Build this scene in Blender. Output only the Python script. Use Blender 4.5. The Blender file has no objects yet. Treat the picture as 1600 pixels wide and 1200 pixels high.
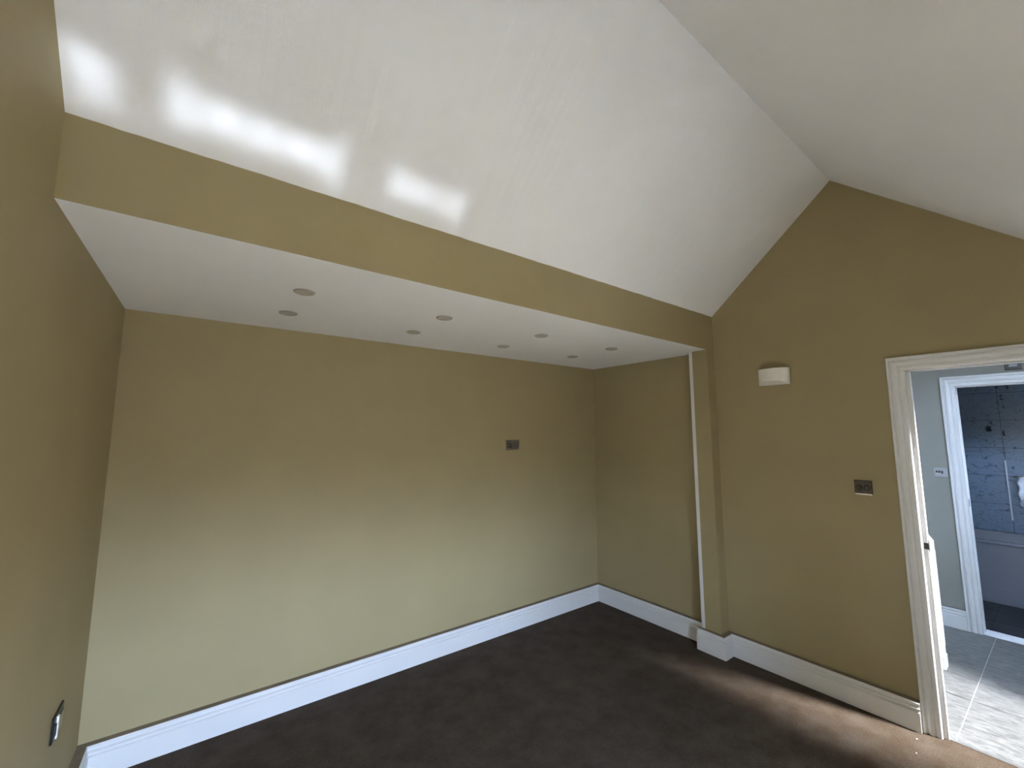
import bpy, bmesh, math, random
from mathutils import Vector, Matrix
random.seed(7)
SC = bpy.context.scene
COL = SC.collection

# ------------------------------------------------------------------ camera
cam_data = bpy.data.cameras.new('camera')
cam_data.sensor_width = 36.0
cam_data.lens = 653.844 / 1600 * 36.0
cam_data.clip_start = 0.02
cam = bpy.data.objects.new('camera', cam_data)
COL.objects.link(cam)
yaw, pitch, roll = 0.6414, 0.1143, 0.0005
fwd = Vector((math.sin(yaw)*math.cos(pitch), math.cos(yaw)*math.cos(pitch), math.sin(pitch)))
rgt = Vector((math.cos(yaw), -math.sin(yaw), 0))
upv = rgt.cross(fwd)
r2 = rgt*math.cos(roll) + upv*math.sin(roll)
u2 = -rgt*math.sin(roll) + upv*math.cos(roll)
M = Matrix((r2, u2, -fwd)).transposed().to_4x4()
M.translation = Vector((-3.2494, -2.9412, 1.6145))
cam.matrix_world = M
SC.camera = cam

# ------------------------------------------------------------------ view, world, light
SC.view_settings.view_transform = 'Standard'
SC.view_settings.look = 'None'
SC.view_settings.gamma = 1.0
SC.view_settings.use_curve_mapping = False
SC.view_settings.exposure = 0.12
try:
    SC.cycles.max_bounces = 16
    SC.cycles.diffuse_bounces = 10
    SC.cycles.glossy_bounces = 6
    SC.cycles.sample_clamp_indirect = 0.0
    SC.cycles.use_denoising = True
except Exception:
    pass

SKY_STRENGTH = 90.0
world = bpy.data.worlds.new('sky')
SC.world = world
world.use_nodes = True
wn, wl = world.node_tree.nodes, world.node_tree.links
wn.clear()
wo = wn.new('ShaderNodeOutputWorld'); wb = wn.new('ShaderNodeBackground')
tc = wn.new('ShaderNodeTexCoord'); sp = wn.new('ShaderNodeSeparateXYZ')
mr = wn.new('ShaderNodeMapRange'); mr.inputs['From Min'].default_value = -1.0; mr.inputs['From Max'].default_value = 1.0
rp = wn.new('ShaderNodeValToRGB')
# ground (warm, sunlit paving and roofs) below the horizon, pale sky above
els = rp.color_ramp.elements
els[0].position = 0.0; els[0].color = (0.08, 0.08, 0.075, 1)
els[1].position = 1.0; els[1].color = (0.55, 0.75, 1.08, 1)
for p, c in ((0.47, (0.09, 0.09, 0.085, 1)), (0.505, (0.12, 0.12, 0.12, 1)), (0.56, (0.62, 0.80, 1.12, 1))):
    e = els.new(p); e.color = c
wl.new(tc.outputs['Generated'], sp.inputs[0]); wl.new(sp.outputs['Z'], mr.inputs['Value'])
wl.new(mr.outputs[0], rp.inputs[0]); wl.new(rp.outputs[0], wb.inputs[0]); wl.new(wb.outputs[0], wo.inputs[0])
wb.inputs[1].default_value = SKY_STRENGTH

def area(name, loc, aim, sx, sy, power, color=(1, 1, 1), spread=math.pi, portal=False, up=None):
    d = bpy.data.lights.new(name, 'AREA'); d.shape = 'RECTANGLE'; d.size = sx; d.size_y = sy
    d.energy = power; d.color = color; d.spread = spread
    if portal:
        d.cycles.is_portal = True
    o = bpy.data.objects.new(name, d); COL.objects.link(o)
    z = (Vector(loc) - Vector(aim)).normalized()
    x = Vector((1, 0, 0)) if up is None else Vector(up)
    x = (x - z*x.dot(z)).normalized(); y = z.cross(x)
    m = Matrix((x, y, z)).transposed().to_4x4(); m.translation = Vector(loc)
    o.matrix_world = m
    return o

WIN_X0, WIN_X1, WIN_Z0, WIN_Z1, WIN_Y = -3.28, -2.20, 0.70, 1.64, -4.70
area('portal', ((WIN_X0+WIN_X1)/2, WIN_Y-0.06, (WIN_Z0+WIN_Z1)/2), ((WIN_X0+WIN_X1)/2, 0, (WIN_Z0+WIN_Z1)/2), WIN_X1-WIN_X0, WIN_Z1-WIN_Z0, 1, portal=True)
area('portal', (2.65, -3.66, 1.55), (2.65, 0, 1.55), 0.36, 0.3, 1, portal=True)
# sun coming in through the bedroom window on to the carpet behind the camera
sun_d = bpy.data.lights.new('sun', 'SUN'); sun_d.energy = 600.0; sun_d.angle = math.radians(1.0); sun_d.color = (0.77, 0.95, 1.19)
sun = bpy.data.objects.new('sun', sun_d); COL.objects.link(sun)
sun.rotation_euler = Vector((0.20, 1.0, -0.50)).to_track_quat('-Z', 'Y').to_euler()
# daylight from the roof light at the end of the hall
area('roof_light', (0.50, -3.88, 3.35), (0.05, -2.2, 0.3), 0.26, 0.60, 160, (0.95, 0.97, 1.0), spread=math.radians(78))
# added narrow-beam lamps, standing in for sun reflected up on to the sloping ceiling
GL = (0.86, 0.95, 1.06)
def patch_beam(x, w, h, p, dz=0.0):
    t = Vector((x, -1.385, 2.615)) + Vector((0, -0.73, 0.683))*dz
    s = Vector((x + (-3.0-x)*0.0, -3.40, 0.90))
    area('patch_lamp', s, t, w, h, p*.60, GL, spread=math.radians(2.8))
for x, w, h, p, dz in ((-3.545, .085, .13, .030, -.015), (-3.58, .05, .06, .008, .03),
                       (-3.135, .47, .10, .105, -.005), (-3.365, .055, .16, .017, .005), (-3.25, .05, .06, .010, .008), (-3.14, .05, .07, .008, .0),
                       (-3.02, .09, .04, .011, .0), (-2.905, .055, .19, .017, -.012),
                       (-2.535, .31, .09, .050, -.005), (-2.665, .06, .11, .010, .012), (-2.575, .035, .07, .005, .0), (-2.385, .05, .15, .009, -.012)):
    patch_beam(x, w, h, p, dz)

# ------------------------------------------------------------------ helpers
def set_bsdf(b, **k):
    for n, v in k.items():
        b.inputs[n.replace('_', ' ')].default_value = v

def mat(name, color, rough=0.6, noise=0.0, nscale=8.0, bump=0.0, bscale=200.0, metal=0.0, color2=None, spec=None):
    m = bpy.data.materials.new(name); m.use_nodes = True
    n, l = m.node_tree.nodes, m.node_tree.links
    b = n['Principled BSDF']
    b.inputs['Roughness'].default_value = rough
    b.inputs['Metallic'].default_value = metal
    if spec is not None:
        b.inputs['Specular IOR Level'].default_value = spec
    t = n.new('ShaderNodeTexCoord')
    nz = n.new('ShaderNodeTexNoise'); nz.inputs['Scale'].default_value = nscale; nz.inputs['Detail'].default_value = 4
    l.new(t.outputs['Object'], nz.inputs['Vector'])
    mx = n.new('ShaderNodeMix'); mx.data_type = 'RGBA'
    c2 = color2 or tuple(c*(1-noise) for c in color)
    mx.inputs[6].default_value = (*color, 1); mx.inputs[7].default_value = (*c2, 1)
    rr = n.new('ShaderNodeMapRange'); rr.inputs['From Min'].default_value = .35; rr.inputs['From Max'].default_value = .65
    l.new(nz.outputs['Fac'], rr.inputs['Value']); l.new(rr.outputs[0], mx.inputs[0])
    l.new(mx.outputs[2], b.inputs['Base Color'])
    if bump:
        bz = n.new('ShaderNodeTexNoise'); bz.inputs['Scale'].default_value = bscale; bz.inputs['Detail'].default_value = 3
        l.new(t.outputs['Object'], bz.inputs['Vector'])
        bp = n.new('ShaderNodeBump'); bp.inputs['Strength'].default_value = bump; bp.inputs['Distance'].default_value = 0.002
        l.new(bz.outputs['Fac'], bp.inputs['Height']); l.new(bp.outputs[0], b.inputs['Normal'])
    return m

KHAKI = mat('khaki_paint', (0.375, 0.310, 0.168), 0.62, 0.05, 2.5, 0.25, 260, spec=0.35)
WHITEC = mat('ceiling_paint', (0.87, 0.88, 0.90), 0.9, 0.02, 3, 0.2, 300, spec=0.2)
WOODW = mat('white_gloss_wood', (0.77, 0.77, 0.77), 0.42, 0.015, 9, 0.02, 90)
LEDGE = mat('dusty_bare_ledge', (0.26, 0.215, 0.165), 0.9, 0.25, 14)
PLW = mat('white_plastic', (0.72, 0.71, 0.68), 0.4)
PLASTER = mat('white_plaster', (0.88, 0.85, 0.79), 0.6, 0.05, 30)
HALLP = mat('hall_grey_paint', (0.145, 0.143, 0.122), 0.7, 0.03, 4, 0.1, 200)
NICKEL = mat('brushed_nickel', (0.42, 0.38, 0.33), 0.3, 0.15, 40, metal=1.0)
CHROME = mat('polished_chrome', (0.8, 0.8, 0.8), 0.12, metal=1.0)
BLACK = mat('black_plastic', (0.012, 0.011, 0.010), 0.4)
DGREY = mat('dark_grey_plastic', (0.018, 0.018, 0.018), 0.5)
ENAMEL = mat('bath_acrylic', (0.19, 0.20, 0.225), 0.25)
HALLW = mat('hall_satin_wood', (0.43, 0.43, 0.42), 0.45, 0.015, 9)
DFLOOR = mat('dark_bath_tile', (0.030, 0.031, 0.035), 0.55, 0.3, 9)
GROUT = mat('grout', (0.40, 0.40, 0.39), 0.9)
DGROUT = mat('dark_grout', (0.025, 0.028, 0.033), 0.9)
METALST = mat('threshold_metal', (0.45, 0.44, 0.42), 0.4, metal=1.0)
GLARE = mat('pale_glare', (0.85, 0.87, 0.92), 0.15, 0.1, 40)
LENS = mat('frosted_lens', (0.86, 0.83, 0.78), 0.35)

def carpet_mat():
    m = bpy.data.materials.new('brown_carpet'); m.use_nodes = True
    n, l = m.node_tree.nodes, m.node_tree.links; b = n['Principled BSDF']
    set_bsdf(b, Roughness=1.0); b.inputs['Specular IOR Level'].default_value = 0.05
    b.inputs['Sheen Weight'].default_value = 0.08; b.inputs['Sheen Roughness'].default_value = 0.5
    t = n.new('ShaderNodeTexCoord')
    a = n.new('ShaderNodeTexNoise'); a.inputs['Scale'].default_value = 7; a.inputs['Detail'].default_value = 5; a.inputs['Roughness'].default_value = .65
    f = n.new('ShaderNodeTexNoise'); f.inputs['Scale'].default_value = 170; f.inputs['Detail'].default_value = 3
    l.new(t.outputs['Object'], a.inputs['Vector']); l.new(t.outputs['Object'], f.inputs['Vector'])
    r = n.new('ShaderNodeValToRGB')
    r.color_ramp.elements[0].position = .35; r.color_ramp.elements[0].color = (.047, .030, .017, 1)
    r.color_ramp.elements[1].position = .68; r.color_ramp.elements[1].color = (.074, .056, .041, 1)
    l.new(a.outputs['Fac'], r.inputs[0])
    r2_ = n.new('ShaderNodeMapRange'); r2_.inputs['From Min'].default_value = .3; r2_.inputs['From Max'].default_value = .7
    r2_.inputs['To Min'].default_value = .62; r2_.inputs['To Max'].default_value = 1.35
    l.new(f.outputs['Fac'], r2_.inputs['Value'])
    mu = n.new('ShaderNodeVectorMath'); mu.operation = 'SCALE'
    l.new(r.outputs[0], mu.inputs[0]); l.new(r2_.outputs[0], mu.inputs['Scale']); l.new(mu.outputs[0], b.inputs['Base Color'])
    bp = n.new('ShaderNodeBump'); bp.inputs['Strength'].default_value = .9; bp.inputs['Distance'].default_value = .006
    l.new(f.outputs['Fac'], bp.inputs['Height']); l.new(bp.outputs[0], b.inputs['Normal'])
    return m
CARPET = carpet_mat()

def stone_mat():
    m = bpy.data.materials.new('riven_stone_tile'); m.use_nodes = True
    n, l = m.node_tree.nodes, m.node_tree.links; b = n['Principled BSDF']
    set_bsdf(b, Roughness=0.5)
    t = n.new('ShaderNodeTexCoord'); mp = n.new('ShaderNodeMapping'); mp.inputs['Scale'].default_value = (3.6, 1.0, 1); mp.inputs['Rotation'].default_value = (0, 0, .25)
    l.new(t.outputs['Object'], mp.inputs[0])
    a = n.new('ShaderNodeTexNoise'); a.inputs['Scale'].default_value = 13; a.inputs['Detail'].default_value = 8; a.inputs['Roughness'].default_value = .78; a.inputs['Distortion'].default_value = .25
    l.new(mp.outputs[0], a.inputs['Vector'])
    r = n.new('ShaderNodeValToRGB')
    r.color_ramp.elements[0].position = .40; r.color_ramp.elements[0].color = (.06, .06, .058, 1)
    r.color_ramp.elements[1].position = .62; r.color_ramp.elements[1].color = (.16, .16, .154, 1)
    l.new(a.outputs['Fac'], r.inputs[0]); l.new(r.outputs[0], b.inputs['Base Color'])
    bp = n.new('ShaderNodeBump'); bp.inputs['Strength'].default_value = .7; bp.inputs['Distance'].default_value = .006
    l.new(a.outputs['Fac'], bp.inputs['Height']); l.new(bp.outputs[0], b.inputs['Normal'])
    return m
STONE = stone_mat()

def marble_mat():
    m = bpy.data.materials.new('dark_veined_marble'); m.use_nodes = True
    n, l = m.node_tree.nodes, m.node_tree.links; b = n['Principled BSDF']
    set_bsdf(b, Roughness=0.22)
    t = n.new('ShaderNodeTexCoord')
    a = n.new('ShaderNodeTexNoise'); a.inputs['Scale'].default_value = 11; a.inputs['Detail'].default_value = 7; a.inputs['Distortion'].default_value = 1.0
    l.new(t.outputs['Object'], a.inputs['Vector'])
    r = n.new('ShaderNodeValToRGB')
    e = r.color_ramp.elements
    e[0].position = .30; e[0].color = (.02, .028, .042, 1); e[1].position = .42; e[1].color = (.21, .275, .36, 1)
    x = e.new(.355); x.color = (.16, .21, .27, 1)
    l.new(a.outputs['Fac'], r.inputs[0])
    v = n.new('ShaderNodeTexNoise'); v.inputs['Scale'].default_value = 5.5; v.inputs['Detail'].default_value = 5; v.inputs['Distortion'].default_value = 2.2
    mp = n.new('ShaderNodeMapping'); mp.inputs['Scale'].default_value = (1, 1, 1.8); mp.inputs['Location'].default_value = (3.3, 1.2, 5)
    l.new(t.outputs['Object'], mp.inputs[0]); l.new(mp.outputs[0], v.inputs['Vector'])
    s1 = n.new('ShaderNodeMath'); s1.operation = 'SUBTRACT'; s1.inputs[1].default_value = .5
    s2 = n.new('ShaderNodeMath'); s2.operation = 'ABSOLUTE'
    l.new(v.outputs['Fac'], s1.inputs[0]); l.new(s1.outputs[0], s2.inputs[0])
    s3 = n.new('ShaderNodeMapRange'); s3.inputs['From Min'].default_value = .0; s3.inputs['From Max'].default_value = .013
    s3.inputs['To Min'].default_value = .42; s3.inputs['To Max'].default_value = 1.0
    l.new(s2.outputs[0], s3.inputs['Value'])
    mu = n.new('ShaderNodeVectorMath'); mu.operation = 'SCALE'
    l.new(r.outputs[0], mu.inputs[0]); l.new(s3.outputs[0], mu.inputs['Scale']); l.new(mu.outputs[0], b.inputs['Base Color'])
    return m
MARBLE = marble_mat()

def link(name, bm, m, parent=None, smooth=False, mats=None):
    me = bpy.data.meshes.new(name)
    bmesh.ops.recalc_face_normals(bm, faces=bm.faces)
    if smooth:
        for f in bm.faces: f.smooth = True
    bm.to_mesh(me); bm.free()
    for q in (mats or [m]): me.materials.append(q)
    o = bpy.data.objects.new(name, me); COL.objects.link(o)
    if parent is not None:
        o.parent = parent
    return o

def tag(o, label, cat, group=None, kind=None):
    o['label'] = label; o['category'] = cat
    if group: o['group'] = group
    if kind: o['kind'] = kind
    return o

def empty(name, loc, rz=0.0):
    o = bpy.data.objects.new(name, None); COL.objects.link(o)
    o.location = loc; o.rotation_euler = (0, 0, rz); o.empty_display_size = .05
    return o

def box(bm, x0, x1, y0, y1, z0, z1, bevel=0.0, mi=0):
    vs = [bm.verts.new((x, y, z)) for x in (x0, x1) for y in (y0, y1) for z in (z0, z1)]
    idx = [(0, 1, 3, 2), (4, 6, 7, 5), (0, 4, 5, 1), (2, 3, 7, 6), (0, 2, 6, 4), (1, 5, 7, 3)]
    fs = [bm.faces.new([vs[i] for i in q]) for q in idx]
    for f in fs: f.material_index = mi
    if bevel:
        es = list({e for f in fs for e in f.edges})
        bmesh.ops.bevel(bm, geom=es, offset=bevel, segments=2, affect='EDGES', profile=.7)
    return vs

def poly(bm, a, b):
    """closed solid between two matching outlines (lists of 3-D points)"""
    va = [bm.verts.new(p) for p in a]; vb = [bm.verts.new(p) for p in b]
    n = len(a)
    bm.faces.new(va); bm.faces.new(vb[::-1])
    for i in range(n):
        bm.faces.new((va[i], vb[i], vb[(i+1) % n], va[(i+1) % n]))
    return va, vb

def lathe(bm, prof, axis='z', seg=32, c=(0, 0, 0)):
    rings = []
    for r, h in prof:
        ring = []
        for i in range(seg):
            a = 2*math.pi*i/seg
            p = (r*math.cos(a), r*math.sin(a), h) if axis == 'z' else (h, r*math.cos(a), r*math.sin(a)) if axis == 'x' else (r*math.cos(a), h, r*math.sin(a))
            ring.append(bm.verts.new((p[0]+c[0], p[1]+c[1], p[2]+c[2])))
        rings.append(ring)
    for A_, B_ in zip(rings, rings[1:]):
        for i in range(seg):
            bm.faces.new((A_[i], A_[(i+1) % seg], B_[(i+1) % seg], B_[i]))
    bm.faces.new(rings[0]); bm.faces.new(rings[-1])

# ------------------------------------------------------------------ room dimensions
HS = 2.260                        # underside of the dropped alcove ceiling
def RX(y): return 0.0146*abs(y)   # right wall runs a little out of square
def LX(y): return -3.600 - 0.010*abs(y)
FL = Vector((LX(-1.307), -1.307, HS)); FR = Vector((RX(-1.2616), -1.2616, HS))
FLT = Vector((LX(-1.307), -1.307, 2.5186)); FRT = Vector((RX(-1.2616), -1.2616, 2.543))
RR = Vector((RX(-2.106), -2.106, 3.291)); RL = Vector((LX(-2.124), -2.124, 3.302))
DY1, DY0, DZ = -2.372, -3.240, 1.980   # bedroom door opening
FAR = -3.62                       # foot of the far roof slope
def farz(y): return 3.296 - 0.930*(abs(y)-2.112)
DORM_X0, DORM_X1, DORM_Z = -3.60, -1.98, 2.15   # window bay behind the camera

# ------------------------------------------------------------------ structure
def structure(name, bm, m, label, cat, mats=None, smooth=False):
    o = link(name, bm, m, mats=mats, smooth=smooth)
    return tag(o, label, cat, kind='structure')

bm = bmesh.new()
poly(bm, [(-3.75, .15, 0), (.06, .15, 0), (.06, WIN_Y-.1, 0), (-3.75, WIN_Y-.1, 0)], [(-3.75, .15, -.12), (.06, .15, -.12), (.06, WIN_Y-.1, -.12), (-3.75, WIN_Y-.1, -.12)])
structure('floor', bm, CARPET, 'dark brown carpeted bedroom floor', 'floor')

bm = bmesh.new(); box(bm, -3.8, .15, 0, .14, -.1, 2.5)
structure('wall_back', bm, KHAKI, 'long khaki back wall of the low alcove, with one double socket', 'wall')

bm = bmesh.new()
ys = (.0, WIN_Y-.1)
poly(bm, [(LX(.0), 0, 0), (LX(WIN_Y), WIN_Y-.1, 0), (LX(WIN_Y), WIN_Y-.1, 3.4), (LX(0), 0, 3.4)],
     [(-3.78, 0, 0), (-3.78, WIN_Y-.1, 0), (-3.78, WIN_Y-.1, 3.4), (-3.78, 0, 3.4)])
structure('wall_left', bm, KHAKI, 'khaki side wall at the left edge of the picture', 'wall')

# right wall: gable with the door notch
def rw(y, z): return (RX(y), y, z)
T_ = .13
outl = [(0.0, 0), (DY1-.012, 0), (DY1-.012, DZ+.012), (DY0+.012, DZ+.012), (DY0+.012, 0), (FAR-.12, 0), (FAR-.12, farz(FAR)+.1), (-2.112, 3.34), (-1.20, 2.56), (0, 2.4)]
outl[1] = (DY1, 0); outl[2] = (DY1, DZ); outl[3] = (DY0, DZ); outl[4] = (DY0, 0)
bm = bmesh.new()
poly(bm, [rw(y, z) for y, z in outl], [(T_, y, z) for y, z in outl])
o = structure('wall_right', bm, KHAKI, 'khaki gable wall with the open doorway and a wall light', 'wall', mats=[KHAKI, HALLP])
for p in o.data.polygons:
    if all(abs(o.data.vertices[v].co.x - T_) < 1e-4 for v in p.vertices): p.material_index = 1

# bulkhead above the alcove opening
bm = bmesh.new()
poly(bm, [FL, FR, FRT, FLT], [FL+Vector((0, .12, 0)), FR+Vector((0, .12, 0)), FRT+Vector((0, .12, 0.11)), FLT+Vector((0, .12, 0.11))])
bmesh.ops.translate(bm, verts=bm.verts, vec=(0, 0, 0))
structure('wall_bulkhead', bm, KHAKI, 'khaki downstand beam between the alcove ceiling and the sloping ceiling', 'wall')

# alcove ceiling
bm = bmesh.new()
a = [(-3.60, .02, HS), (.03, .02, HS), (FR.x, FR.y+.004, HS), (FL.x, FL.y+.004, HS)]
poly(bm, [(x, y, HS-.0008) for x, y, z in a], [(x, y, HS+.10) for x, y, z in a])
structure('ceiling_alcove', bm, WHITEC, 'low flat white ceiling of the alcove, set with downlights', 'ceiling')

# near slope with a hand-cut, slightly wavy lower paint edge
bm = bmesh.new()
N = 90
low, high, lowb, highb = [], [], [], []
for i in range(N+1):
    t = i/N
    pl = FLT.lerp(FRT, t); ph = RL.lerp(RR, t)
    wob = 0.0007*math.sin(t*61) + 0.0005*math.sin(t*197+1) + random.uniform(-.0006, .0006)
    if i == 3: wob -= .002
    pl = pl + Vector((0, -.0015, -.0035+wob))
    low.append(bm.verts.new(pl)); high.append(bm.verts.new(ph))
    highb.append(bm.verts.new(ph+Vector((0, 0, .08)))); lowb.append(bm.verts.new(pl+Vector((0, .06, .06))))
for i in range(N):
    for A_, B_ in ((low, high), (high, highb), (highb, lowb), (lowb, low)):
        bm.faces.new((A_[i], A_[i+1], B_[i+1], B_[i]))
structure('ceiling_slope', bm, WHITEC, 'white sloping ceiling rising from the beam, with patches of light from added lamps', 'ceiling')

# far slope, cut for the window bay behind the camera
def fs(x, y, dz=0): return (x, y, farz(y)+dz)
yb = -(2.112 + (3.296-DORM_Z)/.93)
bm = bmesh.new()
RLx, RRx = LX(-2.12), RX(-2.1)
def slab(pts):
    poly(bm, pts, [(x, y, z+.09) for x, y, z in pts])
slab([tuple(RL), tuple(RR), fs(.06, yb), fs(-3.64, yb)])
slab([fs(DORM_X1, yb), fs(.07, yb), fs(.07, FAR-.1), fs(DORM_X1, FAR-.1)])
structure('ceiling_far_slope', bm, WHITEC, 'white sloping ceiling on the far side of the ridge, above the doorway', 'ceiling')

# wall behind the camera with its window bay
bm = bmesh.new()
box(bm, DORM_X1, .15, FAR-.12, FAR, 0, farz(FAR)+.1)
structure('wall_front', bm, KHAKI, 'khaki knee wall behind the camera', 'wall')
bm = bmesh.new()
box(bm, DORM_X1, DORM_X1+.1, WIN_Y, FAR-.12, 0, DORM_Z+.1)
poly(bm, [(DORM_X1, FAR, farz(FAR)), (DORM_X1, yb, DORM_Z), (DORM_X1, FAR-.12, DORM_Z), (DORM_X1, FAR-.12, 1.8)], [(DORM_X1+.1, FAR, farz(FAR)), (DORM_X1+.1, yb, DORM_Z), (DORM_X1+.1, FAR-.12, DORM_Z), (DORM_X1+.1, FAR-.12, 1.8)])
structure('wall_bay_side', bm, KHAKI, 'khaki cheek of the window bay behind the camera', 'wall')
bm = bmesh.new(); box(bm, -3.7, DORM_X1+.1, WIN_Y-.1, yb+.0, DORM_Z, DORM_Z+.1)
structure('ceiling_bay', bm, WHITEC, 'flat white ceiling of the window bay behind the camera', 'ceiling')
bm = bmesh.new()
box(bm, -3.75, DORM_X1+.1, WIN_Y-.12, WIN_Y, 0, WIN_Z0); box(bm, -3.75, DORM_X1+.1, WIN_Y-.12, WIN_Y, WIN_Z1, DORM_Z+.1)
box(bm, -3.75, WIN_X0, WIN_Y-.12, WIN_Y, WIN_Z0, WIN_Z1); box(bm, WIN_X1, DORM_X1+.1, WIN_Y-.12, WIN_Y, WIN_Z0, WIN_Z1)
structure('wall_bay', bm, KHAKI, 'khaki wall around the bedroom window behind the camera', 'wall')
w1 = empty('window_1', ((WIN_X0+WIN_X1)/2, WIN_Y, WIN_Z0)); tag(w1, 'white three-light bedroom window behind the camera', 'window', kind='structure')
hw = (WIN_X1-WIN_X0)/2; hh = WIN_Z1-WIN_Z0
bm = bmesh.new()
box(bm, -hw, hw, -.1, -.04, 0, .05); box(bm, -hw, hw, -.1, -.04, hh-.05, hh)
for q in (-hw, -hw/3-.025, hw/3-.025, hw-.05): box(bm, q, q+.05, -.1, -.04, .05, hh-.05)
link('window_frame', bm, WOODW, w1)
bm = bmesh.new(); box(bm, -hw-.03, hw+.03, -.115, .012, -.03, -.001, .004); link('window_sill', bm, mat('brown_stained_sill', (.10, .07, .05), .4), w1)

# ------------------------------------------------------------------ pilaster and its strip
PX, PY0, PY1 = -.090, -1.2640, -1.140
bm = bmesh.new(); box(bm, PX, .05, PY0, PY1, 0, HS-.0005, .003)
structure('wall_pilaster', bm, KHAKI, 'narrow khaki pilaster under the right end of the beam', 'wall')
bm = bmesh.new(); box(bm, PX-.002, -.03, PY1-.001, PY1+.026, .10, HS-.001, .002)
structure('trim_1', bm, WOODW, 'thin white vertical strip down the back edge of the pilaster', 'trim')

# ------------------------------------------------------------------ skirting boards
SH, ST = .149, .047
prof = [(0, 0), (ST, 0), (ST, .100), (ST-.006, .103), (ST-.012, .105), (ST-.0125, .109), (ST-.003, .113), (ST-.002, .120), (ST-.010, .124),
        (ST-.014, .1255), (ST-.0145, .130), (ST-.007, .133), (ST-.006, .144), (ST-.010, SH), (0, SH)]
def skirt(name, p0, p1, n, m0, m1, label, parent=None, cut=None):
    """board from p0 to p1 along a wall whose inward normal is n; m = mitre shift per unit depth at each end"""
    p0, p1, n = Vector(p0), Vector(p1), Vector(n)
    d = (p1-p0).normalized()
    bm = bmesh.new()
    A_ = [p0 + n*u + d*(u*m0) + Vector((0, 0, z+.0005)) for u, z in prof]
    B_ = [p1 + n*u + d*(u*m1) + Vector((0, 0, z+.0005)) for u, z in prof]
    va, vb = poly(bm, A_, B_)
    o = link(name, bm, WOODW, parent, mats=[WOODW, LEDGE])
    for p in o.data.polygons:
        if abs(p.normal.z) > .95 and p.center.z > SH-.01: p.material_index = 1
    return o
def skirt_root(name, label):
    r_ = empty(name, (0, 0, 0)); return tag(r_, label, 'skirting board', kind='structure')
# back wall: two lengths with a visible butt joint
SEAM = -1.214
b = skirt_root('baseboard_back', 'long white moulded skirting board along the back wall')
skirt('board', (LX(0), 0, 0), (SEAM-.0012, 0, 0), (0, -1, 0), 1, 0, '', b)
skirt('board', (SEAM+.0012, 0, 0), (0, 0, 0), (0, -1, 0), 0, -1, '', b)
b = skirt_root('baseboard_left', 'white moulded skirting board along the left wall')
dl = Vector((LX(-3)-LX(0), -3, 0)).normalized(); nl = Vector((-dl.y, dl.x, 0))
skirt('board', (LX(0), 0, 0), (LX(-4.7), -4.7, 0), (nl.x, nl.y, 0), 1, 0, '', b)
b = skirt_root('baseboard_alcove', 'short white skirting board between the back corner and the pilaster')
skirt('board', (0, 0, 0), (RX(1.12), PY1+.045, 0), (-1, -.0146, 0), 1, 0, '', b)
b = skirt_root('baseboard_pilaster', 'white skirting board boxed out around the foot of the pilaster')
skirt('board', (PX, PY1+.045, 0), (PX, PY0, 0), (-1, 0, 0), 0, 1, '', b)
skirt('board', (PX, PY0, 0), (RX(PY0), PY0, 0), (0, -1, 0), -1, -1, '', b)
b = skirt_root('baseboard_right', 'white moulded skirting board between the pilaster and the doorway')
skirt('board', (RX(PY0), PY0, 0), (RX(-2.29), -2.2965, 0), (-1, -.0146, 0), 1, 0, '', b)
b = skirt_root('baseboard_door_side', 'white skirting board beyond the doorway')
skirt('board', (RX(-3.33), -3.318, 0), (RX(FAR), FAR, 0), (-1, -.0146, 0), 0, 0, '', b)

# ------------------------------------------------------------------ door frames
def arch_profile(w):
    k = w/.087
    return [(0, 0), (0, .020), (.004*k, .0245), (.014*k, .0255), (.019*k, .020), (.021*k, .0135), (.026*k, .0135), (.030*k, .0195), (.040*k, .0225), (.052*k, .0195), (.058*k, .0125), (.063*k, .0120), (.067*k, .0165), (w-.005, .0165), (w, .011), (w, 0)]
def architrave(root, ya, yb_, zt, W_, xf, out=-1, wood=None):
    WOODW = wood or globals()['WOODW']
    """moulding round an opening ya>yb_ up to zt on the wall plane x=xf(y); profile u from the OUTER edge inwards; out = direction off the wall"""
    aprof = arch_profile(W_)
    def P3(y, z, h): return (xf(y) + out*h, y, z)
    bm = bmesh.new()   # near leg (greater y)
    A_ = [P3(ya+W_-u, 0.0005, h) for u, h in aprof]; B_ = [P3(ya+W_-u, zt+W_-u, h) for u, h in aprof]
    poly(bm, A_, B_); link('architrave', bm, WOODW, root)
    bm = bmesh.new()
    A_ = [P3(yb_-W_+u, 0.0005, h) for u, h in aprof]; B_ = [P3(yb_-W_+u, zt+W_-u, h) for u, h in aprof]
    poly(bm, A_, B_); link('architrave', bm, WOODW, root)
    bm = bmesh.new()
    A_ = [P3(ya+W_-u, zt+W_-u, h) for u, h in aprof]; B_ = [P3(yb_-W_+u, zt+W_-u, h) for u, h in aprof]
    poly(bm, A_, B_); link('architrave', bm, WOODW, root)

def lining(root, ya, yb_, zt, x0, x1, stop, q=.003):
    t = .006
    for nm, a_ in (('jamb', (ya-t, ya, 0, zt)), ('jamb', (yb_, yb_+t, 0, zt)), ('door_head', (yb_, ya, zt-t, zt))):
        bm = bmesh.new(); box(bm, x0, x1, a_[0], a_[1], a_[2]+.0005, a_[3], .001); link(nm, bm, WOODW, root)
    s0, s1 = stop
    for nm, a_ in (('door_stop', (ya-t-q, ya-t, 0, zt-t)), ('door_stop', (yb_+t, yb_+t+q, 0, zt-t)), ('door_stop', (yb_+t, ya-t, zt-t-q*.7, zt-t))):
        bm = bmesh.new(); box(bm, s0, s1, a_[0], a_[1], a_[2]+.0005, a_[3], .0015); link(nm, bm, WOODW, root)

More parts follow.
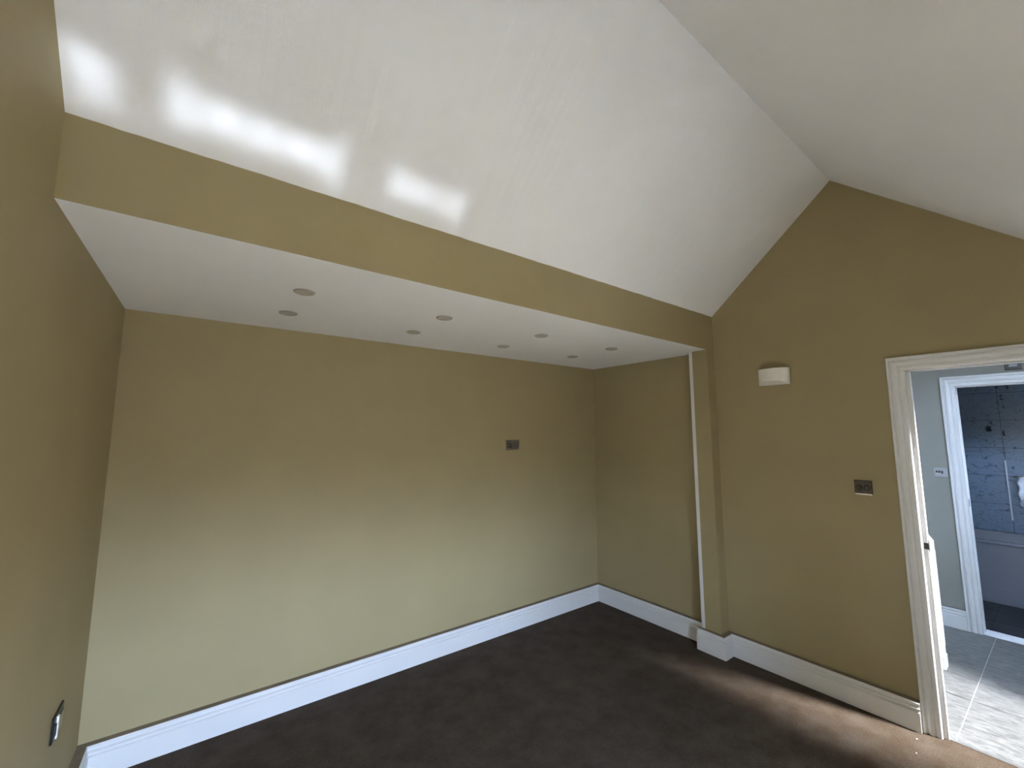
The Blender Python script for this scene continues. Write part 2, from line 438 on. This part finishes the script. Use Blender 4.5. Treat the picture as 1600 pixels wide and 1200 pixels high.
d1 = empty('door_1', (0, 0, 0)); tag(d1, 'white moulded door frame of the open bedroom doorway', 'door frame', kind='structure')
architrave(d1, DY1-.002, DY0+.002, DZ-.004, .077, RX, -1)
architrave(d1, DY1+.002, DY0-.002, DZ+.002, .075, lambda y: T_, 1)
lining(d1, DY1, DY0, DZ, RX(DY1)-.001, T_+.001, (RX(DY1)+.0005, .068), .016)
bm = bmesh.new(); box(bm, .040, .064, DY1-.0235, DY1-.0205, .955, 1.02, .0008)
o = link('strike_plate', bm, NICKEL, d1); o['label'] = 'metal strike plate let into the jamb'
bm = bmesh.new(); box(bm, .0335, .042, DY1-.0245, DY1-.005, .970, 1.004, .0008)
link('strike_lip', bm, BLACK, d1)

# ------------------------------------------------------------------ hall
HX = 1.924
BY1, BY0, BZ = -2.348, -3.02, 2.004
bm = bmesh.new(); box(bm, .06, HX+.12, -4.5, .5, -.12, -.004)
hf = structure('floor_hall', bm, GROUT, 'hall floor of pale grey riven stone tiles', 'floor')
xs = [.067] + [.285+.333*i for i in range(5)] + [HX]
ysq = [.5, -.085, -.415, -.75, -1.085, -1.42, -1.75, -2.085, -2.415, -2.745, -3.075, -3.405, -3.735, -4.065, -4.4]
ysq = [-1.75, -2.085, -2.415, -2.745, -3.075, -3.405, -3.735, -4.065, -4.4]
for i in range(len(xs)-1):
    for j in range(len(ysq)-1):
        g = .0022
        bm = bmesh.new(); dz = random.uniform(-.0008, .0008)
        box(bm, xs[i]+g, xs[i+1]-g, ysq[j+1]+g, ysq[j]-g, -.006, .0005+dz, .0012)
        link('floor_tile', bm, STONE, hf)
bm = bmesh.new(); box(bm, .045, .069, DY0+.023, DY1-.023, .0005, .0035, .001)
structure('trim_2', bm, METALST, 'dull metal threshold strip between carpet and hall tiles', 'trim')

bm = bmesh.new()
op = [(.5, 0), (BY1, 0), (BY1, BZ), (BY0, BZ), (BY0, 0), (-3.66, 0), (-3.66, 2.45), (.5, 2.45)]
poly(bm, [(HX, y, z) for y, z in op], [(HX+.11, y, z) for y, z in op])
o = structure('wall_hall', bm, HALLP, 'pale grey hall wall around the bathroom doorway', 'wall', mats=[HALLP, MARBLE])
bm = bmesh.new(); box(bm, .73, HX+.11, -3.22, -3.12, 0, 2.45)
box(bm, 1.10, 1.20, -4.5, -3.22, 0, 3.65)
structure('wall_hall_return', bm, HALLP, 'pale grey return wall at the end of the hall', 'wall')
bm = bmesh.new()
box(bm, .06, 1.2, -4.52, -4.40, 0, 3.65)
structure('wall_hall_end', bm, HALLP, 'pale grey end wall of the hall', 'wall')
bm = bmesh.new(); box(bm, T_, HX+.11, .5, .62, 0, 2.45)
structure('wall_hall_far', bm, HALLP, 'pale grey wall at the far end of the hall', 'wall')
bm = bmesh.new(); box(bm, .05, T_, -4.5, FAR-.12, 0, 3.65)
structure('wall_hall_side', bm, HALLP, 'pale grey hall wall beyond the bedroom', 'wall')
bm = bmesh.new(); box(bm, T_+.0005, HX+.11, -2.85, .62, 2.40, 2.5); box(bm, 1.1, HX+.11, -3.22, -2.85, 2.40, 2.5); box(bm, T_+.0005, 1.2, -4.5, -2.75, 3.60, 3.70); box(bm, T_+.0005, 1.2, -2.85, -2.75, 2.5, 3.60); box(bm, 1.1, 1.2, -3.22, -2.85, 2.5, 3.60)
structure('ceiling_hall', bm, WHITEC, 'flat white hall ceiling with a roof light well', 'ceiling')
b = skirt_root('baseboard_hall', 'white skirting board in the hall beside the bathroom doorway')
def hskirt(y0, y1):
    k = .5
    bm = bmesh.new()
    A_ = [(HX-u*k, y0, z+.0005) for u, z in prof]; B_ = [(HX-u*k, y1, z+.0005) for u, z in prof]
    poly(bm, A_, B_); link('board', bm, HALLW, b)
hskirt(.5, BY1+.082); 

d2 = empty('door_2', (0, 0, 0)); tag(d2, 'white moulded door frame of the bathroom doorway across the hall', 'door frame', kind='structure')
architrave(d2, BY1-.004, BY0+.004, BZ-.001, .085, lambda y: HX, -1, HALLW)
lining(d2, BY1, BY0, BZ, HX-.001, HX+.111, (HX+.045, HX+.08))
bm = bmesh.new(); box(bm, HX+.012, HX+.026, BY1-.0085, BY1-.0055, 1.0, 1.06, .0008)
link('strike_plate', bm, DGREY, d2)
bm = bmesh.new(); box(bm, HX-.004, HX+.115, BY0+.007, BY1-.007, .0005, .012, .003)
structure('trim_3', bm, WOODW, 'pale threshold strip across the bathroom doorway', 'trim')

# bathroom shell
BX = 3.645
bm = bmesh.new(); box(bm, HX+.11, BX+.1, -3.7, -1.5, -.12, -.004)
bf = structure('floor_bathroom', bm, DGROUT, 'dark tiled bathroom floor', 'floor')
for i in range(5):
    for j in range(5):
        x0 = HX+.112+.32*i; y0 = -3.66+.43*j
        if x0 > 2.93: continue
        bm = bmesh.new(); box(bm, x0+.002, min(x0+.318, 2.945), y0+.002, min(y0+.428, -1.6), -.006, .001, .001)
        link('floor_tile', bm, DFLOOR, bf)
bm = bmesh.new(); box(bm, BX, BX+.1, -3.75, -1.5, -.1, 2.45)
bw = structure('wall_bathroom', bm, DGROUT, 'bathroom wall of large dark blue-grey veined marble tiles', 'wall')
zj = [.27, .565, .86, 1.155, 1.45, 1.745, 2.04, 2.335]
yj = [-3.65, -3.065, -2.465, -1.865, -1.6]
for i in range(len(zj)-1):
    for j in range(len(yj)-1):
        bm = bmesh.new()
        box(bm, BX-.009-random.uniform(0, .0006), BX-.0005, yj[j]+.0015, yj[j+1]-.0015, zj[i]+.0015, zj[i+1]-.0015, .001)
        link('wall_tile', bm, MARBLE, bw)
bm = bmesh.new(); box(bm, HX+.11, BX+.1, -1.6, -1.5, 0, 2.45)
structure('wall_bathroom_side', bm, MARBLE, 'dark tiled side wall of the bathroom', 'wall')
bm = bmesh.new()
box(bm, HX+.11, 2.47, -3.75, -3.65, 0, 2.45); box(bm, 2.83, BX+.1, -3.75, -3.65, 0, 2.45)
box(bm, 2.47, 2.83, -3.75, -3.65, 0, 1.40); box(bm, 2.47, 2.83, -3.75, -3.65, 1.70, 2.45)
structure('wall_bathroom_window', bm, MARBLE, 'dark tiled bathroom wall around a small window', 'wall')
bm = bmesh.new(); box(bm, HX+.1105, BX+.1, -3.75, -1.5, 2.40, 2.5)
structure('ceiling_bathroom', bm, WHITEC, 'flat white bathroom ceiling', 'ceiling')

bm = bmesh.new(); box(bm, 2.3, 3.0, -4.5, -3.755, 1.74, 1.80)  # unseen slab added to keep the sun out of the bathroom window
structure('sun_blocker', bm, WHITEC, 'added sun-blocking slab outside over the small bathroom window', 'sun blocker')

# ------------------------------------------------------------------ downlights
def downlight():
    r_ = empty('downlight', (0, 0, 0))
    bm = bmesh.new()
    lathe(bm, [(.030, -.004), (.034, -.0055), (.041, -.0058), (.046, -.003), (.0465, .0), (.030, .002)], seg=36)
    link('trim_ring', bm, PLR, r_, smooth=True)
    bm = bmesh.new(); lathe(bm, [(.0001, -.0015), (.020, -.0018), (.0295, -.003), (.0298, .0005)], seg=28)
    link('lens', bm, LENS, r_, smooth=True)
    return r_
PLR = mat('downlight_ring', (0.44, 0.42, 0.38), 0.45)
def dup(o):
    c = o.copy(); COL.objects.link(c)
    for ch in o.children:
        d = ch.copy(); COL.objects.link(d); d.parent = c
    return c
proto = downlight()
spots = [(-2.897, -.862), (-2.897, -.430), (-2.170, -.855), (-2.170, -.430), (-1.440, -.848), (-1.440, -.408), (-.708, -.833), (-.708, -.408)]
place = ['leftmost of the front row, nearest the camera', 'leftmost of the row beside the back wall', 'second from the left in the front row', 'second from the left beside the back wall',
         'third from the left in the front row', 'third from the left beside the back wall', 'rightmost of the front row, nearest the pilaster', 'rightmost of the row beside the back wall']
for i, (x, y) in enumerate(spots):
    o = proto if i == 0 else dup(proto)
    o.location = (x, y, HS-.0015)
    tag(o, 'round recessed ceiling downlight, ' + place[i], 'downlight', 'downlights in the alcove ceiling')

# ------------------------------------------------------------------ sockets and switches
def rounded_plate(bm, w, h, t, r=.006, mi=0):
    pts = []
    for cx_, cz_, a0 in ((w/2-r, h/2-r, 0), (-w/2+r, h/2-r, 90), (-w/2+r, -h/2+r, 180), (w/2-r, -h/2+r, 270)):
        for k in range(4):
            a_ = math.radians(a0+k*30); pts.append((cx_+r*math.cos(a_), cz_+r*math.sin(a_)))
    back = [(x, 0, z) for x, z in pts]; f1 = [(x, -t*.6, z) for x, z in pts]; f2 = [(x*(1-.0025/(w/2)), -t, z*(1-.0025/(h/2))) for x, z in pts]
    vb = [bm.verts.new(p) for p in back]; v1 = [bm.verts.new(p) for p in f1]; v2 = [bm.verts.new(p) for p in f2]
    n = len(pts)
    for A_, B_ in ((vb, v1), (v1, v2)):
        for i in range(n): bm.faces.new((A_[i], A_[(i+1) % n], B_[(i+1) % n], B_[i]))
    bm.faces.new(vb); bm.faces.new(v2)

def double_socket(loc, rz, label, bright=None):
    r_ = empty('double_socket', loc, rz)
    tag(r_, label, 'socket')
    bm = bmesh.new(); rounded_plate(bm, .146, .087, .006); link('face_plate', bm, NICKEL, r_)
    for s in (-1, 1):
        bm = bmesh.new(); box(bm, s*.036-.027, s*.036+.027, -.0072, -.0058, -.028, .016, .0004)
        ins = link('outlet', bm, DINS, r_)
        for hx, hz, ww, hh_ in ((0, .006, .0085, .013), (-.0115, -.014, .011, .0095), (.0115, -.014, .011, .0095)):
            bm = bmesh.new(); box(bm, s*.036+hx-ww/2, s*.036+hx+ww/2, -.0078, -.0070, hz-hh_/2, hz+hh_/2); link('pin_hole', bm, BLACK, ins)
        bm = bmesh.new(); box(bm, s*.013-.0075, s*.013+.0075, -.0105, -.0058, .012, .030, .001)
        link('rocker', bm, NICKEL if s < 0 else DINS, r_)
    for s in (-1, 1):
        bm = bmesh.new(); lathe(bm, [(.003, -.0058), (.003, -.0068), (.001, -.007)], 'y', 12, (s*.066, 0, 0))
        link('screw', bm, CHROME, r_)
    return r_
DINS = mat('bronze_insert', (0.15, 0.13, 0.12), 0.45, metal=0.4)
double_socket((-1.048, -.0005, 1.503), 0, 'dark metal double power socket high on the back wall')

# switch on the right wall: faces -x
sw = empty('dimmer_switch', (RX(-2.134)-.0005, -2.134, 1.281), math.radians(-90-.84)); tag(sw, 'square dark metal twin dimmer switch on the wall beside the doorway', 'switch')
bm = bmesh.new(); rounded_plate(bm, .086, .086, .007, .003); link('face_plate', bm, NICKELD := mat('dark_nickel', (0.22, 0.19, 0.165), 0.28, 0.2, 30, metal=1.0), sw)
for s in (-1, 1):
    bm = bmesh.new(); lathe(bm, [(.0125, -.0065), (.0125, -.014), (.010, -.017), (.0001, -.0172)], 'y', 24, (s*.019, 0, -.002)); link('dimmer_knob', bm, NICKELD, sw, smooth=False)
    bm = bmesh.new(); lathe(bm, [(.0165, -.0066), (.0165, -.0075), (.0135, -.0076)], 'y', 24, (s*.019, 0, -.002)); link('knob_ring', bm, BLACK, sw)
bm = bmesh.new()
poly(bm, [(-.041, -.0065, -.0385), (.041, -.0065, -.0385), (.041, -.004, -.0445), (-.041, -.004, -.0445)], [(-.041, -.0085, -.0375), (.041, -.0085, -.0375), (.041, -.0055, -.0450), (-.041, -.0055, -.0450)])
o = link('lower_lip', bm, mat('pale_lit_edge', (0.85, 0.78, 0.68), 0.45), sw); o['label'] = 'chamfered lower edge of the plate, coloured pale as if lit'  # lip coloured pale in place of the light it catches

# left wall socket, seen edge-on
ls = empty('wall_socket', (LX(-.52)+.0005, -.522, .518), math.radians(90)); tag(ls, 'black and nickel socket plate with a pale glare bar, seen edge-on low on the left wall', 'socket')
bm = bmesh.new(); rounded_plate(bm, .150, .088, .007, .003); link('face_plate', bm, BLACK, ls)
bm = bmesh.new(); box(bm, -.012, .062, -.0095, -.0068, -.038, .018, .0008); link('front_cover', bm, NICKEL, ls)
bm = bmesh.new(); box(bm, -.037, -.022, -.0125, -.0068, -.042, .036, .001); o = link('glare_bar', bm, mat('glare_bar', (.93, .92, .88), .3), ls); o['label'] = 'raised pale bar in place of glare on the plate'  # glare on the plate built as a raised pale bar
bm = bmesh.new(); box(bm, -.074, -.050, -.0115, -.0068, -.020, .020, .001); link('rocker', bm, DGREY, ls)

# hall switch on the hall wall, faces -x
hs_ = empty('hall_switch', (HX-.0005, -2.211, 1.272), math.radians(-90)); tag(hs_, 'grey three-gang light switch beside the bathroom door frame', 'switch')
bm = bmesh.new(); rounded_plate(bm, .088, .076, .006, .004); link('face_plate', bm, PLG := mat('grey_plate', (0.20, 0.21, 0.215), 0.4), hs_)
for k in range(3):
    bm = bmesh.new(); box(bm, -.024+.016*k-.0065, -.024+.016*k+.0065, -.010, -.0055, -.012, .012, .001); link('rocker', bm, BLACK if k < 2 else DGREY, hs_)
    if k < 2:
        bm = bmesh.new(); box(bm, -.024+.016*k-.004, -.024+.016*k+.004, -.0108, -.0095, -.012, -.007, .0005); link('rocker_tip', bm, PLW, hs_)

# dark box above the bathroom door
ab = empty('sensor_box', (HX-.0005, -2.690, 2.138), math.radians(-90)); tag(ab, 'small dark box with a pale window above the bathroom door', 'sensor')
bm = bmesh.new(); box(bm, -.044, .044, -.022, 0, -.027, .027, .004); link('housing', bm, DGREY, ab)
bm = bmesh.new(); box(bm, -.022, .022, -.0245, -.021, -.004, .013, .001); link('display_window', bm, PLG, ab)

# ------------------------------------------------------------------ wall light
sc = empty('wall_light', (RX(-1.69)-.001, -1.688, 1.945), math.radians(-90-.84)); tag(sc, 'curved white plaster uplighter on the gable wall', 'wall light')
bm = bmesh.new()
N = 20; hw_, hgt, dep = .100, .118, .062
def arc(i, w, d): 
    a_ = math.pi*i/N; return (-w*math.cos(a_), -d*math.sin(a_)**.75)
o0 = [arc(i, hw_, dep) for i in range(N+1)]; i0 = [arc(i, hw_-.006, dep-.006) for i in range(N+1)]
def ring(pts, z): return [bm.verts.new((x, y, z)) for x, y in pts]
rise = lambda i: .030*math.sin(math.pi*i/N)
ob = [bm.verts.new((x, y, rise(i))) for i, (x, y) in enumerate(o0)]; ib = [bm.verts.new((x, y, rise(i))) for i, (x, y) in enumerate(i0)]
ot, it = ring(o0, hgt), ring(i0, hgt)
for i in range(N):
    bm.faces.new((ob[i], ob[i+1], ot[i+1], ot[i])); bm.faces.new((ib[i], ib[i+1], it[i+1], it[i]))
    bm.faces.new((ob[i], ob[i+1], ib[i+1], ib[i])); bm.faces.new((ot[i], ot[i+1], it[i+1], it[i]))
link('shade', bm, PLASTER, sc, smooth=False)
bm = bmesh.new(); 
pts = [(x*.99, y*.99) for x, y in i0]
poly(bm, [(x, y, .003+rise(i)*.9) for i, (x, y) in enumerate(pts)], [(x, y, .009+rise(i)*.9) for i, (x, y) in enumerate(pts)]); link('bottom_cover', bm, PLASTER, sc)
bm = bmesh.new(); box(bm, -.085, .085, -.012, 0, .01, hgt-.02, .002); link('back_plate', bm, PLW, sc)

# ------------------------------------------------------------------ hall newel
nw = empty('newel_post', (.995, -2.222, 0)); tag(nw, 'bright white square post just outside the bedroom doorway', 'post')
bm = bmesh.new(); box(bm, -.042, .042, -.038, .038, .08, .84, .004); link('post', bm, WOODW, nw)
bm = bmesh.new(); box(bm, -.046, .046, -.043, .043, .0008, .085, .004); link('base_block', bm, WOODW, nw)
bm = bmesh.new()
poly(bm, [(-.042, -.038, .84), (.042, -.038, .84), (.042, .038, .84), (-.042, .038, .84)], [(-.028, -.008, .895), (.028, -.008, .895), (.028, .03, .895), (-.028, .03, .895)])
link('cap', bm, WOODW, nw)
bm = bmesh.new(); box(bm, -.03, .03, -.0415, -.038, .14, .78, .0015); link('raised_panel', bm, WOODW, nw)
rl = empty('stair_rail', (.995, -1.5, .78)); tag(rl, 'white handrail running back from the hall post', 'handrail')
bm = bmesh.new(); box(bm, -.03, .03, -.67, 1.95, 0, .05, .008); link('rail', bm, WOODW, rl)
bm = bmesh.new(); box(bm, -.03, .03, -.67, 1.95, -.74, -.70, .004); link('bottom_rail', bm, WOODW, rl)
for k in range(18):
    bm = bmesh.new(); box(bm, -.016, .016, -.56+.135*k-.016, -.56+.135*k+.016, -.70, 0); link('spindle', bm, WOODW, rl)

# ------------------------------------------------------------------ bath
bt = empty('bathtub', (2.945, -2.55, 0)); tag(bt, 'white panelled bathtub in the dim bathroom', 'bathtub')
L0, L1, D_ = -.85, .85, BX-.010-2.945
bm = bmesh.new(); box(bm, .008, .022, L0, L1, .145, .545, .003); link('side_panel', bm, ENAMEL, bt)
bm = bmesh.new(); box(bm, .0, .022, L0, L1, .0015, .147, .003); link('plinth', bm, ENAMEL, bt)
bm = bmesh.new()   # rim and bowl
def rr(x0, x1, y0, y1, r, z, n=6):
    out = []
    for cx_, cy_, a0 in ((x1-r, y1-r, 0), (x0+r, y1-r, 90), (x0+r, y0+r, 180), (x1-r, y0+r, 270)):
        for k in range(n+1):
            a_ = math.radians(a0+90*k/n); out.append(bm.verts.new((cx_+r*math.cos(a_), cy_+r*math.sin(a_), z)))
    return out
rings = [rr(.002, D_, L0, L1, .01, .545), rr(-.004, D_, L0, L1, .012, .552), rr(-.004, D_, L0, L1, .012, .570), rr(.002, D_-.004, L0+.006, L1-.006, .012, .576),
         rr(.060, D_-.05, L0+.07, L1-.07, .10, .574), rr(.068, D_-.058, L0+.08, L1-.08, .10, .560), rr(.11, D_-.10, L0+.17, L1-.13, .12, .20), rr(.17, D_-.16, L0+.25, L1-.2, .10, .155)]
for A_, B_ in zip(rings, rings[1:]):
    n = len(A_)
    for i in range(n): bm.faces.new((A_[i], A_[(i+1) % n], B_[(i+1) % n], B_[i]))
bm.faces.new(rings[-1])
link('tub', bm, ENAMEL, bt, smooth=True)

cs = empty('corner_strip', (BX-.010, -2.463, .70)); tag(cs, 'thin pale vertical strip on the dark tiles above the bath', 'strip')
bm = bmesh.new(); box(bm, -.010, 0, -.006, .006, 0, .62, .002); link('strip', bm, mat('pale_strip', (.62, .66, .70), .3), cs)

# crumpled pale sheet added in place of bright glare on the bath tiles
tw = empty('glare_sheet', (BX-.04, -2.64, .845)); tag(tw, 'added crumpled pale sheet standing in for glare on the bathroom tiles', 'sheet')
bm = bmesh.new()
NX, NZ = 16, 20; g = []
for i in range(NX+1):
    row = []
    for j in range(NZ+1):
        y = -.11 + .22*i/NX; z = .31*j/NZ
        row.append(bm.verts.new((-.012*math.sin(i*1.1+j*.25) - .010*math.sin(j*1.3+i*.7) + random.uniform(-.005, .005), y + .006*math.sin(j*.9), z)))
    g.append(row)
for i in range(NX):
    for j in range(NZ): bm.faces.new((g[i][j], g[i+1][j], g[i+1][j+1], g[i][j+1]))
o = link('sheet', bm, GLARE, tw, smooth=True); md = o.modifiers.new('solid', 'SOLIDIFY'); md.thickness = .002
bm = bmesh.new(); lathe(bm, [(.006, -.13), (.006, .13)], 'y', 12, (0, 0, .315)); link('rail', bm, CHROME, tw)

# ------------------------------------------------------------------ crumbs on the carpet
for k, (x, y, s, lab) in enumerate(((-.087, -2.289, .0045, 'larger white paint flake on the carpet by the door frame'), (-.222, -2.310, .003, 'tiny white paint flake on the carpet in front of the doorway'))):
    bm = bmesh.new()
    bmesh.ops.create_icosphere(bm, subdivisions=1, radius=s)
    for v in bm.verts: v.co = Vector((v.co.x*1.3*random.uniform(.7, 1.2), v.co.y*random.uniform(.7, 1.2), v.co.z*.5))
    o = link('paint_flake', bm, PLW); o.location = (x, y, s*.4+.0005); tag(o, lab, 'debris', 'paint flakes on the carpet')
